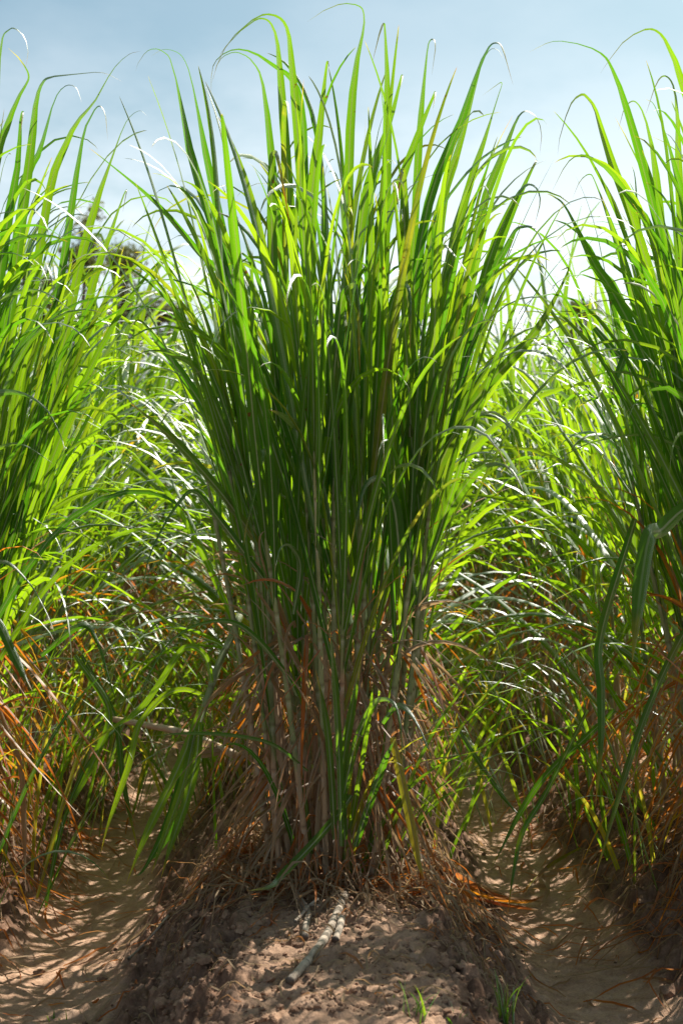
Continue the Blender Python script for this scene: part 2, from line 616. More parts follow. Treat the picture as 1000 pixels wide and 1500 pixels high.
def tube(P, r, sides=6, tint=None, uvscale=1.0, v=None):
    P = np.asarray(P, float)
    n = len(P)
    r = np.broadcast_to(np.asarray(r, float), (n,))
    T = unit(np.gradient(P, axis=0))
    ref = np.array([0.31, 0.95, 0.05])
    A = unit(np.cross(T, ref))
    B = np.cross(T, A)
    a = np.linspace(0, 2 * math.pi, sides, endpoint=False)
    V = (P[:, None] + r[:, None, None] * (A[:, None] * np.cos(a)[None, :, None] + B[:, None] * np.sin(a)[None, :, None])).reshape(-1, 3)
    f = []
    for i in range(n - 1):
        for j in range(sides):
            k = (j + 1) % sides
            f.append((i * sides + j, i * sides + k, (i + 1) * sides + k, (i + 1) * sides + j))
    f.append(tuple(range(sides))[::-1])
    f.append(tuple((n - 1) * sides + j for j in range(sides)))
    if v is None:
        v = np.concatenate([[0], np.cumsum(np.linalg.norm(np.diff(P, axis=0), axis=1))]) * uvscale
    uv = np.stack([np.tile(np.abs(np.linspace(-1, 1, sides)), n), np.repeat(v, sides)], 1)
    if tint is None:
        tint = np.zeros((n, 3))
    return V, f, uv, np.repeat(np.asarray(tint), sides, 0)


def stalk_shape(base, lean, az, Hs, rad, dry_to, rnd, bow=0.0):
    """Jointed cane stem: (shape, function giving the point and axis at a height)."""
    k = max(5, int(Hs / 0.135))
    t = np.repeat(np.arange(k + 1), 3)[1:-1] / k
    t = t + np.tile([0.0, 0.012, -0.012], k + 1)[1:-1][: len(t)] * 0
    tt = []
    for i in range(k):
        tt += [i / k, (i + 0.12) / k, (i + 0.9) / k]
    tt.append(1.0)
    t = np.array(tt)
    ang = lean + bow * t
    D = np.stack([np.sin(ang) * math.cos(az), np.sin(ang) * math.sin(az), np.cos(ang)], 1)
    P = base + np.cumsum(D * np.diff(t, prepend=0)[:, None] * Hs, 0)
    node = np.array([1.22 if abs(x * k - round(x * k)) < 0.02 else 1.0 for x in t])
    rr = rad * (1 - 0.45 * t) * node
    rr = np.where(t > 0.98, rad * 0.32, rr)
    dry = np.clip((dry_to - t * Hs) / 0.35 + 0.5, 0, 1)
    tint = np.stack([np.full(len(t), rnd), dry, np.zeros(len(t))], 1)
    sh = tube(P, rr, 6, tint, v=t * k)

    def where(h):
        x = np.clip(h / Hs, 0, 1)
        return np.array([np.interp(x, t, P[:, j]) for j in range(3)])
    return sh, where, (P[-1] - P[-4]) / np.linalg.norm(P[-1] - P[-4])


def vec_angles(v):
    return math.acos(max(-1, min(1, v[2]))), math.atan2(v[1], v[0])


def clump_shapes(seed, n, rx, ry, upright, hs=(1.05, 1.5), leaves=8, dry=60, shoots=14, width=(0.018, 0.035), spread=10, seg=13, dryr=0.06, length=(1.0, 1.45), dlen=.95, drad=1.0, dcol=(.68, .8, .86, .9, .96, 1.0), srad=1.5, tmin=0.0):
    """Lists of blade / stem shapes of one cane stool with its base at the origin."""
    g = random.Random(seed)
    st, lf, dr = [], [], []
    for i in range(n):
        rr, aa = math.sqrt((i + 0.5) / n), i * 2.39996 + g.uniform(-.3, .3)
        bx, by = rx * rr * math.cos(aa), ry * rr * math.sin(aa)
        Hs = g.uniform(*hs) * (1.06 - 0.14 * rr)
        az = math.atan2(by, bx) + g.uniform(-.5, .5)
        lean = R(spread) * rr * g.uniform(.5, 1.15) + R(g.uniform(0, 2.5))
        sh, where, ax = stalk_shape(np.array([bx, by, -0.05]), lean, az, Hs, g.uniform(.0090, .0130), g.uniform(.35, .85), g.random(), R(g.uniform(-4, 6)))
        st.append(sh)
        plane = g.uniform(0, 2 * math.pi)
        for j in range(leaves):
            f = j / (leaves - 1)
            h = Hs - (0.42 if upright else .62) * (1 - f) ** 1.1 + g.uniform(-.03, .03)
            b = where(h)
            a = plane + math.pi * (j % 2) + g.uniform(-.5, .5)
            # older leaves lean out over their own side of the stool
            out = (1 - f) * (17 if upright else 46) + (2.5 if upright else 6)
            out = R(out * g.uniform(.6, 1.25))
            d = ax * math.cos(out) + math.sin(out) * np.array([math.cos(a), math.sin(a), 0.0])
            d = d / np.linalg.norm(d)
            th, az_ = vec_angles(d)
            if upright:
                A = R(g.uniform(50, 160)) * (1 if g.random() < .72 else .2)
                p = g.uniform(3.2, 7.0) * (.6 + .5 * f)
            else:
                A = R(g.uniform(35, 145))
                p = g.uniform(1.3, 4.0) + 1.6 * f
            Ln = g.uniform(*length) * (0.82 + .22 * math.sin(math.pi * min(1, .25 + .75 * f)))
            w = g.uniform(*width)
            dn = 0.0
            if j == 0 and not upright and g.random() < dryr * 3:
                dn = g.uniform(.35, .7)
            elif g.random() < dryr:
                dn = g.uniform(.08, .22)
            tw = (g.uniform(-1.1, 1.1), g.uniform(-1.0, 1.0))
            lf.append(grown(b, az_, th, Ln, w, A, p, (tmin + (1 - tmin) * g.random(), dn, 0), tw, g.uniform(-.5, .5), seg, g.uniform(.1, .3)))
    for i in range(shoots):
        aa = g.uniform(0, 2 * math.pi)
        rr = math.sqrt(g.uniform(.2, srad ** 2))
        b = np.array([rx * rr * math.cos(aa), ry * rr * math.sin(aa), -0.05 - .06 * rr])
        lf.append(grown(b, aa + g.uniform(-.8, .8), R(g.uniform(4, 26)), g.uniform(.55, 1.15), g.uniform(.011, .022), R(g.uniform(20, 120)), g.uniform(1.6, 4),
                        (tmin + (1 - tmin) * g.random(), g.choice([0, 0, 0, .1, .3]), 0), (g.uniform(-1, 1), g.uniform(-1, 1)), g.uniform(-.5, .5), seg, .2))
    for i in range(dry):
        aa = g.uniform(0, 2 * math.pi)
        rr = math.sqrt(g.uniform(.3, 1.25)) * drad
        z = g.uniform(.12, .85)
        k_ = 1 + .35 * z
        b = np.array([rx * rr * k_ * math.cos(aa), ry * rr * k_ * math.sin(aa), z])
        drooped = g.random()
        if drooped < .72:      # hanging from its node, lying along the stool
            th0, A, p = R(g.uniform(8, 35)), R(g.uniform(125, 150)), g.uniform(.08, .22)
        else:
            th0, A, p = R(g.uniform(5, 40)), R(g.uniform(20, 120)), g.uniform(1.2, 3)
        Ln = min(g.uniform(.3, dlen), z + .3)
        dr.append(grown(b, aa + g.uniform(-.9, .9), th0, Ln, g.uniform(.006, .019), A, p,
                        (g.random(), g.choice(dcol), 0), (g.uniform(-1.5, 1.5), g.uniform(-3, 3)), g.uniform(-1, 1), max(7, seg - 3), g.uniform(.2, .5)))
    return st, lf, dr


def joined(shapes):
    m = MB()
    for s in shapes:
        m.add(*s)
    return m


def parts(root, name, shapes, mat, stuff=None, most=300):
    """Each shape a mesh of its own under root; past MOST the rest become one part of kind stuff."""
    kids = KIDS.setdefault(root.name, [])
    for s in shapes[:most]:
        m = MB()
        m.add(*s)
        kids.append(m.obj(name, mat, root))
    if len(shapes) > most:
        kids.append(joined(shapes[most:]).obj(stuff, mat, root, kind='stuff'))


def moved(shape, off):
    return (shape[0] - off, *shape[1:])


# ------------------------------------------------------------------ the front clump of the middle row
C0 = np.array([0.10, 4.50, 0.0])
C0[2] = 0.235
front = thing('sugarcane_clump', 'tall upright sugarcane clump in the middle at the end of its ridge', 'sugarcane', C0, 'sugarcane clumps standing in rows')
st, lf, dr = clump_shapes(3, 56, 0.205, 0.25, True, (1.05, 1.66), 8, 420, 34, (0.016, 0.031), 7.5, 15, 0.10, (1.0, 1.5), dlen=.56, drad=.72, srad=.9, dcol=(.66, .76, .84, .9, .95, 1.0, 1.0, 1.0))

G = lambda: random.random()
# leaves of the front clump that can be picked out in the photograph: course in pixels, depth at root and tip, width in pixels, dryness, (facing at root, facing at tip)
KEY = [
    ([(455, 720), (432, 400), (416, 190), (407, 78), (398, 39), (383, 28), (365, 36), (344, 54), (326, 75), (320, 90)], 4.45, 4.30, 15, 0, (.15, 1.25)),
    ([(470, 690), (447, 380), (436, 200), (425, 80), (420, 45), (410, 28), (392, 22), (375, 27), (355, 42), (335, 63), (318, 95), (312, 118)], 4.40, 4.20, 15, 0, (.2, 1.25)),
    ([(410, 760), (330, 400), (280, 230), (262, 140), (250, 90), (240, 77), (228, 72), (215, 76), (203, 92), (199, 104)], 4.45, 4.4, 15, 0, (.2, 1.3)),
    ([(425, 740), (345, 420), (310, 270), (288, 160), (278, 110), (268, 85), (255, 75), (238, 73), (222, 82)], 4.5, 4.4, 14, 0, (.4, 1.3)),
    ([(450, 560), (446, 240), (440, 150), (425, 115), (405, 100), (375, 80), (350, 73), (330, 78), (315, 92), (310, 112), (309, 150)], 4.5, 4.35, 11, 0, (.5, 1.2)),
    ([(440, 700), (400, 260), (385, 130), (370, 92), (350, 78), (333, 80), (320, 92), (310, 122)], 4.6, 4.5, 13, 0, (.3, 1.3)),
    ([(420, 640), (340, 430), (290, 370), (230, 300), (160, 240), (130, 216)], 4.30, 4.1, 12, 0, (.7, .9)),
    ([(460, 660), (455, 330), (468, 190), (477, 105), (480, 90), (482, 100)], 4.40, 4.25, 17, 0, (.05, .1)),
    ([(500, 720), (508, 400), (512, 200), (520, 100), (530, 48), (532, 24), (526, 10), (502, 6), (474, 16), (450, 32)], 4.45, 4.3, 15, 0, (.1, 1.25)),
    ([(556, 700), (566, 250), (566, 120), (563, 50), (561, 36), (553, 60), (545, 92)], 4.45, 4.35, 15, 0, (.05, .9)),
    ([(500, 720), (525, 360), (546, 248), (570, 180), (586, 118), (589, 112), (586, 130)], 4.35, 4.2, 17, 0, (.1, .3)),
    ([(520, 720), (560, 360), (582, 280), (610, 200), (634, 142), (637, 137), (634, 160)], 4.35, 4.2, 17, 0, (.1, .2)),
    ([(590, 700), (608, 300), (616, 160), (622, 100), (626, 66), (633, 57), (638, 68), (632, 110)], 4.5, 4.4, 13, 0, (.3, 1.1)),
    ([(570, 720), (620, 330), (674, 180), (698, 104), (714, 70), (726, 62), (736, 70), (744, 100), (751, 125)], 4.4, 4.35, 15, 0, (.15, 1.0)),
    ([(580, 720), (625, 380), (670, 220), (694, 130), (706, 90), (718, 72), (730, 74), (736, 86)], 4.5, 4.45, 14, 0, (.3, 1.1)),
    ([(610, 690), (670, 340), (706, 212), (726, 148), (734, 122), (720, 130), (706, 140)], 4.4, 4.3, 13, 0, (.1, 1.3)),
    ([(630, 690), (700, 330), (730, 240), (748, 192), (758, 170), (770, 162), (786, 172), (793, 196), (790, 226)], 4.5, 4.5, 14, 0, (.3, 1.15)),
    ([(640, 660), (720, 390), (754, 300), (778, 248), (785, 236), (770, 262)], 4.4, 4.3, 14, 0, (.2, .5)),
    ([(640, 660), (710, 400), (740, 320), (756, 286), (769, 271), (779, 270), (788, 279), (791, 297), (783, 328)], 4.35, 4.3, 14, 0, (.15, 1.0)),
    ([(640, 680), (715, 420), (740, 364), (753, 338), (766, 331), (782, 334), (795, 354), (800, 385), (796, 419)], 4.3, 4.25, 13, 0, (.2, .9)),
    ([(610, 560), (640, 470), (640, 385), (648, 362), (660, 367), (690, 410), (715, 485)], 4.2, 4.05, 13, .08, (.2, .9)),
    ([(480, 640), (490, 540), (499, 446), (512, 420), (523, 432), (527, 545)], 4.15, 4.02, 17, .06, (.1, .2)),
    ([(560, 640), (565, 500), (575, 440), (588, 417), (600, 432), (600, 525)], 4.2, 4.05, 16, 0, (.1, .3)),
    ([(450, 560), (452, 500), (462, 474), (474, 472), (488, 490), (496, 540)], 4.2, 4.05, 12, 0, (.1, .3)),
    ([(400, 800), (398, 720), (392, 672), (386, 662), (380, 690), (370, 735), (361, 770), (357, 800)], 4.15, 3.98, 19, 0, (.1, .15)),
    ([(585, 830), (582, 780), (575, 735), (560, 706), (546, 702), (532, 718), (522, 760), (513, 808)], 4.15, 3.98, 22, 0, (.1, .25)),
    ([(470, 760), (460, 690), (440, 634), (415, 610), (394, 600)], 4.2, 4.0, 16, 0, (.2, .5)),
    ([(600, 640), (597, 450), (592, 330), (590, 250), (580, 300)], 4.25, 4.15, 18, .12, (.1, .3)),
    ([(405, 640), (401, 470), (397, 260), (400, 226), (408, 236), (425, 330)], 4.3, 4.15, 16, .12, (.1, .2)),
    ([(700, 450), (640, 560), (610, 690), (600, 760)][::-1], 4.25, 4.1, 17, .1, (.1, .4)),
    ([(600, 830), (640, 690), (700, 580), (780, 490), (830, 400), (820, 396)], 4.3, 4.1, 16, .08, (.1, .5)),
    ([(610, 860), (650, 760), (690, 700), (720, 680), (750, 690), (775, 740)], 4.25, 4.0, 15, 0, (.3, .5)),
    ([(590, 800), (640, 660), (690, 615), (720, 608), (745, 625), (762, 655)], 4.3, 4.15, 15, 0, (.3, .7)),
    ([(380, 760), (300, 560), (250, 520), (215, 515), (190, 530)], 4.3, 4.0, 13, 0, (.5, 1.2)),
    ([(400, 830), (330, 730), (260, 650), (215, 610), (190, 590)], 4.25, 4.0, 14, .1, (.4, .9)),
    ([(395, 860), (320, 760), (285, 720), (260, 740), (235, 780), (215, 830), (205, 900)], 4.2, 3.95, 13, 0, (.5, .4)),
    ([(400, 780), (300, 600), (230, 500), (205, 470), (190, 480)], 4.4, 4.2, 15, 0, (.3, .9)),
    ([(430, 900), (440, 830), (425, 800), (410, 805), (402, 840)], 4.15, 4.0, 10, 0, (.3, .5)),
    # low leaves
    ([(500, 1180), (520, 1090), (545, 1035), (560, 1024), (578, 1032), (587, 1070), (589, 1132)], 4.10, 3.86, 13, 0, (.2, .2)),
    ([(560, 1060), (580, 1034), (598, 1042), (618, 1075), (640, 1135)], 4.15, 3.91, 9, 0, (.3, .3)),
    ([(515, 1165), (490, 1200), (450, 1245), (415, 1280), (396, 1299), (362, 1305)], 4.15, 3.94, 13, 0, (.3, .5)),
    ([(450, 1130), (400, 1092), (340, 1078), (270, 1075), (200, 1080)], 4.15, 3.96, 8, 0, (.8, .9)),
    ([(435, 1020), (420, 990), (380, 940), (340, 912), (290, 915), (250, 940), (220, 985), (200, 1030), (178, 1065)], 4.15, 3.86, 11, 0, (.6, .5)),
    ([(575, 1080), (590, 1150), (604, 1215), (614, 1265), (628, 1310)], 4.10, 4.01, 14, .33, (.2, .3)),
    ([(500, 1240), (497, 1120), (490, 1000), (480, 900)], 4.10, 3.96, 11, 0, (.3, .8)),
    ([(505, 1230), (500, 1140), (515, 1040), (530, 960)], 4.12, 4.01, 13, 0, (.1, .5)),
    ([(490, 1230), (486, 1150), (478, 1060), (462, 980)], 4.10, 4.01, 11, .05, (.1, .5)),
    ([(520, 1240), (540, 1180), (565, 1110), (580, 1080)], 4.15, 4.06, 12, 0, (.2, .4)),
]


def inside(s):
    V = s[0]
    i = int(np.argmax(V[:, 2]))
    return V[i, 2] < 2.70 - .55 * V[i, 0] ** 2 and np.abs(V[:, 0]).max() < .93


# leaves thinned out, most on the far side, to let sun reach the front
lf = [s_ for s_ in lf if inside(s_) and random.random() < (.84 if s_[0][:, 1].mean() < .04 else .36)]
key = [moved(surveyed(p, a, b, w * .92, (G() * .65, dn, 0), fc), C0) for p, a, b, w, dn, fc in KEY]
# nearest the lens first, so that those become parts of their own
lf.sort(key=lambda s: s[0][:, 1].mean() - .25 * s[0][:, 2].max())
dr.sort(key=lambda s: s[0][:, 1].mean())
parts(front, 'stalk', st, M_STALK)
parts(front, 'leaf', key + lf, M_LEAF, 'foliage')
parts(front, 'dry_leaf', dr, M_LEAF, 'dry_foliage')

# ------------------------------------------------------------------ clumps of the rows beside and behind
GRP = 'sugarcane clumps standing in rows'


def stool(name_label, loc, seed, extra=(), n=30, **kw):
    t = thing('sugarcane_clump', name_label, 'sugarcane', loc, GRP)
    a, b, c = clump_shapes(seed, n, 0.27, 0.34, kw.pop('upright', False), **kw)
    off = np.asarray(loc, float)
    parts(t, 'stalk', a, M_STALK)
    parts(t, 'leaf', [moved(s, off) for s in extra] + b, M_LEAF, 'foliage')
    parts(t, 'dry_leaf', c, M_LEAF, 'dry_foliage')
    return t


def row_loc(k, y):
    x = ROW_X + k * ROW_D
    return (x, y, 0.20)


LEFT = [
    ([(-60, 700), (-15, 300), (-5, 130), (2, 60), (12, 44), (22, 41), (36, 53), (42, 75), (38, 100)], 4.6, 4.5, 13, 0, (.3, 1.2)),
    ([(-60, 600), (-10, 260), (10, 185), (28, 140), (42, 113), (30, 88), (12, 70)], 4.5, 4.4, 15, 0, (.2, .8)),
    ([(-20, 760), (20, 420), (45, 220), (52, 150), (62, 120), (78, 111), (110, 108), (150, 106), (180, 120)], 4.6, 4.5, 15, 0, (.2, 1.3)),
    ([(-30, 760), (30, 310), (58, 220), (78, 150), (95, 126), (112, 128), (120, 150)], 4.7, 4.6, 14, 0, (.3, 1.2)),
    ([(0, 780), (65, 320), (95, 215), (115, 175), (138, 148), (165, 102), (188, 80), (206, 75)], 4.55, 4.4, 14, 0, (.2, 1.2)),
    ([(30, 780), (90, 400), (118, 215), (132, 172), (145, 155), (155, 168), (158, 205)], 4.6, 4.55, 13, 0, (.4, 1.0)),
    ([(40, 800), (110, 420), (140, 300), (160, 240), (178, 192), (190, 171), (205, 162), (216, 170)], 4.65, 4.6, 14, 0, (.2, 1.2)),
    ([(60, 760), (130, 440), (162, 340), (180, 288), (186, 280), (180, 310)], 4.9, 4.85, 13, 0, (.2, .9)),
    ([(-40, 760), (0, 400), (25, 250), (30, 180), (34, 165), (30, 200)], 4.5, 4.4, 16, 0, (.1, .3)),
    ([(-60, 640), (-20, 585), (10, 574), (42, 580), (70, 602), (90, 640), (95, 660)], 4.3, 4.1, 13, 0, (.4, .3)),
    ([(-40, 480), (0, 440), (40, 425), (70, 430), (105, 455)], 4.4, 4.2, 10, 0, (.5, .6)),
    ([(-60, 680), (0, 655), (35, 652), (80, 680)], 4.4, 4.3, 9, 0, (.5, .6)),
    ([(-60, 860), (0, 822), (40, 850), (65, 890), (82, 930)], 4.3, 4.1, 8, 0, (.6, .5)),
    ([(-20, 890), (0, 915), (22, 962), (46, 1010)], 4.5, 4.4, 14, 0, (.2, .3)),
    ([(60, 960), (120, 915), (145, 945), (160, 995), (181, 1056)], 4.9, 4.8, 11, 0, (.5, .2)),
    ([(110, 960), (160, 1040), (140, 1110), (112, 1165), (92, 1200), (94, 1215)], 5.0, 4.9, 11, 0, (.2, .3)),
    ([(120, 960), (168, 1050), (182, 1150), (206, 1262)], 5.1, 5.0, 9, .1, (.2, .3)),
    ([(0, 1040), (30, 1120), (36, 1200), (38, 1310)], 4.7, 4.6, 9, .85, (.3, .6)),
]
RIGHT = [
    ([(1040, 800), (950, 540), (896, 427), (870, 388), (849, 346), (826, 302), (810, 288), (800, 284)], 4.55, 4.3, 17, 0, (.1, .9)),
    ([(1030, 820), (950, 520), (909, 375), (888, 315), (870, 266), (862, 256), (849, 266), (838, 290)], 4.6, 4.5, 15, 0, (.2, 1.2)),
    ([(1020, 760), (960, 440), (925, 320), (890, 225), (872, 165), (860, 145), (850, 140), (835, 155), (820, 200), (816, 228)], 4.6, 4.4, 15, 0, (.2, 1.2)),
    ([(1010, 760), (980, 430), (950, 280), (915, 155), (895, 102), (880, 80), (850, 66), (810, 61), (775, 76)], 4.7, 4.5, 14, 0, (.2, 1.3)),
    ([(1060, 700), (1030, 260), (995, 115), (980, 75), (965, 50), (945, 44), (915, 60), (892, 88), (878, 108)], 4.6, 4.4, 15, 0, (.2, 1.3)),
    ([(1020, 720), (960, 370), (925, 300), (895, 255), (870, 236), (850, 228), (830, 240), (807, 282)], 4.5, 4.35, 13, 0, (.3, 1.2)),
    ([(1030, 760), (1000, 400), (992, 230), (990, 165), (984, 125), (972, 112), (960, 125), (945, 168)], 4.6, 4.5, 14, 0, (.3, 1.1)),
    ([(1010, 740), (975, 420), (960, 260), (945, 180), (930, 150), (915, 158), (905, 190)], 4.8, 4.7, 14, 0, (.2, 1.1)),
    ([(1040, 720), (1010, 360), (985, 240), (960, 160), (945, 145)], 4.5, 4.4, 15, 0, (.1, 1.)),
    ([(1010, 800), (955, 520), (935, 380), (930, 270), (924, 240)], 4.7, 4.6, 15, 0, (.1, .8)),
    ([(1040, 740), (1000, 747), (968, 776), (952, 783), (942, 830), (933, 900), (925, 972)], 4.2, 4.0, 25, 0, (.3, .15)),
    ([(930, 760), (880, 930), (881, 1010), (880, 1090), (871, 1185)], 4.5, 4.4, 15, .04, (.5, .15)),
    ([(1060, 850), (1000, 930), (952, 1030), (920, 1120), (896, 1200), (868, 1295)], 4.3, 4.15, 11, .1, (.3, .3)),
    ([(900, 1040), (858, 1080), (800, 1135), (762, 1190), (737, 1238), (719, 1272)], 5.0, 4.8, 10, 0, (.3, .3)),
    ([(660, 1050), (692, 1102), (735, 1165), (768, 1203)], 5.3, 5.1, 8, .05, (.2, .3)),
    ([(860, 1040), (800, 1160), (765, 1220), (750, 1290), (742, 1347)], 4.7, 4.5, 8, .1, (.3, .3)),
    ([(870, 480), (905, 520), (915, 518), (900, 560), (895, 580)], 4.4, 4.3, 12, 0, (.2, .3)),
    ([(1060, 600), (960, 560), (900, 545), (850, 560), (820, 580)], 4.4, 4.2, 9, 0, (.7, .9)),
    ([(1050, 690), (960, 640), (880, 645), (830, 665), (790, 690)], 4.4, 4.1, 9, 0, (.6, .8)),
]
lft = [surveyed(p, a, b, w * .92, (G() * .65, dn, 0), fc) for p, a, b, w, dn, fc in LEFT]  # tint range cut darker: shade of overlapping leaves put into the colour
rgt = [surveyed(p, a, b, w * .92, (G() * .65, dn, 0), fc) for p, a, b, w, dn, fc in RIGHT]  # same darkened tint, in place of shade between crowded leaves

left_front = stool('tall sugarcane clump at the front of the left row, leaves at the frame edge', row_loc(-.94, 4.75), 21, lft, 70, width=(.016, .030), upright=True, shoots=34, srad=2.0, dcol=(.42, .48, .52, .56, .6, .66, .7, .85), dry=230, hs=(1.1, 1.7), spread=13, leaves=7)
right_front = stool('tall sugarcane clump at the front of the right row above the shaded bank', row_loc(1, 4.55), 22, rgt, 66, width=(.016, .030), upright=True, shoots=34, srad=2.0, dcol=(.42, .48, .52, .56, .6, .66, .7, .85), dry=230, hs=(1.1, 1.7), spread=13, leaves=7)

pa = stool('leafy sugarcane clump second in the left row, behind the tall front one', row_loc(-1, 5.5), 31, n=24, tmin=.5, leaves=7, dcol=(.42, .48, .52, .56, .6, .66, .7, .85), dry=100, shoots=60, srad=2.6, dryr=.06, hs=(.85, 1.4), length=(.9, 1.35))
pb = stool('leafy sugarcane clump second in the right row, arching over the sunny furrow', row_loc(1, 5.35), 32, n=24, tmin=.5, leaves=7, dcol=(.42, .48, .52, .56, .6, .66, .7, .85), dry=80, shoots=60, srad=2.3, dryr=.06, hs=(.85, 1.4), length=(.9, 1.35))
pc = stool('sugarcane clump second in the middle row, hidden behind the tall front clump', row_loc(0, 5.75), 33, n=22, tmin=.5, leaves=7, dcol=(.42, .48, .52, .56, .6, .66, .7, .85), dry=90, shoots=50, srad=2.6, dryr=.06, hs=(.9, 1.4), length=(.9, 1.35))
for src, k_, y_, rz_, lb in (
        (pb, -1, 6.2, 2.1, 'arching sugarcane clump third in the left row, over orange dead leaves'),
        (pa, 1, 6.1, 1.2, 'arching sugarcane clump third in the right row, behind the sunny furrow'),
        (pa, 0, 6.5, 3.6, 'sugarcane clump third in the middle row, seen past the sides of the front clump'),
        (pc, -1, 6.9, 0.8, 'bright yellow-green sugarcane clump fourth in the left row'),
        (pb, 0, 7.1, 5.2, 'sugarcane clump fourth in the middle row, mostly behind the front clump'),
        (pa, -1, 7.65, 5.5, 'yellow-green sugarcane clump fifth in the left row, just before the field blurs'),
        (pc, 1, 7.45, 4.4, 'bright yellow-green sugarcane clump fourth in the right row, just before the field blurs')):
    dup(src, row_loc(k_, y_), rz_, lb)

# further clumps: too small to show single leaves, each still a clump with stems and foliage
FAR = 'sugarcane clumps further down the rows'


def far_proto(seed):
    a, b, c = clump_shapes(seed, 20, 0.30, 0.38, False, leaves=7, dry=50, shoots=60, srad=2.5, dcol=(.5, .6, .7, .85), tmin=.5, seg=9, hs=(1.2, 1.85), dryr=.06, width=(.022, .038))
    return joined(a).mesh('stalk', M_STALK), joined(b).mesh('foliage', M_LEAF), joined(c).mesh('dry_foliage', M_LEAF)


protos = [far_proto(50 + i) for i in range(3)]
g = random.Random(9)
for k in range(-3, 4):
    for q in range(7):
        y = 8.35 + q * 0.85 + g.uniform(-.15, .15)
        x = ROW_X + k * ROW_D + g.uniform(-.08, .08)
        if abs(x) - .9 > y * 0.30:
            continue
        t = thing('sugarcane_clump', 'blurred sun-lit sugarcane clump in the dense field behind', 'sugarcane', (x, y, .2), FAR)
        t.rotation_euler = (0, 0, g.uniform(0, 6.28))
        sc = g.uniform(1.02, 1.18)
        t.scale = (sc, sc, sc)
        for nm, mm, mt in zip(('stalk', 'foliage', 'dry_foliage'), protos[(k + q) % 3], (0, 0, 0)):
            o = bpy.data.objects.new(nm, mm)
            COL.objects.link(o)
            o.parent = t
            o['kind'] = 'stuff'

# the rest of the field, one mass
fld = MB()
g = random.Random(10)
for k in range(-9, 10):
    y = 14.3
    while y < 34:
        x = ROW_X + k * ROW_D
        if abs(x) - 1 < y * .28:
            off = np.array([x, y, .15])
            for i in range(46):
                aa = g.uniform(0, 6.28)
                r_ = .35 * math.sqrt(g.random())
                b = off + np.array([r_ * math.cos(aa), r_ * math.sin(aa), g.uniform(.3, 1.8)])
                fld.add(*grown(b, aa, R(g.uniform(3, 45)), g.uniform(1.0, 1.4), g.uniform(.04, .06), R(g.uniform(60, 130)), g.uniform(1.5, 3.5), (g.random(), 0, 0), (g.uniform(-1, 1), 0), 0, 7))
        y += 1.0
fo = fld.obj('sugarcane_field', M_LEAF, kind='stuff')
fo['label'] = 'far part of the sugarcane field, one mass of bright green leaves'
fo['category'] = 'field'

# ------------------------------------------------------------------ trees beyond the field


def tree(px, d, top, wid, seed, label):
    g = random.Random(seed)
    p = at(px, 750, d)
    h = 1.42 + (750 - top) / FOC * d
    t = thing('tree', label, 'tree', (p[0], p[1], 0.1), 'trees beyond the field')
    tr = MB()
    zz = np.linspace(0, h * .9, 9)
    P = np.stack([np.sin(zz * .5) * .12, np.cos(zz * .4) * .1, zz], 1)
    tr.add(*tube(P, np.linspace(.28, .05, 9), 8))
    limbs = []
    for i in range(26):
        z = h * g.uniform(.30, .93)
        aa = g.uniform(0, 6.28)
        ln = wid * (1.05 - (z / h) ** 1.5 * .8) * g.uniform(.5, 1.0)
        b = np.array([0, 0, z])
        e = b + np.array([math.cos(aa) * ln, math.sin(aa) * ln, ln * g.uniform(.05, .6)])
        mm = (b + e) / 2 + np.array([0, 0, -.1 * ln])
        tr.add(*tube([b, mm, e], [.07, .05, .02], 5))
        limbs.append((b, e, ln))
    tr.obj('trunk', M_BARK, t)
    cr_ = MB()
    for b, e, ln in limbs:
        for j in range(9):
            c = b + (e - b) * g.uniform(.35, 1.08) + np.array([g.gauss(0, .28), g.gauss(0, .28), g.gauss(0, .22)])
            sz = g.uniform(.25, .55)
            for q in range(26):
                o = np.array([g.gauss(0, 1), g.gauss(0, 1), g.gauss(0, .7)]) * sz * .5
                a1 = unit(np.array([g.gauss(0, 1), g.gauss(0, 1), g.gauss(0, 1)]))
                a2 = unit(np.cross(a1, np.array([g.gauss(0, 1), g.gauss(0, 1), g.gauss(0, 1)])))
                l_ = g.uniform(.07, .15)
                cr_.add([c + o - a1 * l_, c + o + a2 * l_ * .45, c + o + a1 * l_, c + o - a2 * l_ * .45], [(0, 1, 2, 3)])
    cr_.obj('crown', M_TREE, t, smooth=False)
    return t


tree(125, 64, 290, 1.15, 1, 'tall dark bushy tree above the field, topmost of the trees by the left clump')
tree(182, 66, 335, 1.5, 2, 'lower dark tree just beside the tallest tree beyond the field')
tree(60, 60, 370, 1.8, 5, 'dark tree beyond the field half hidden by the left clump leaves')
tree(236, 66, 410, 1.8, 3, 'small dark tree low over the field near the middle clump')
tree(846, 70, 416, 1.8, 4, 'small dark tree low over the field beside the right row')

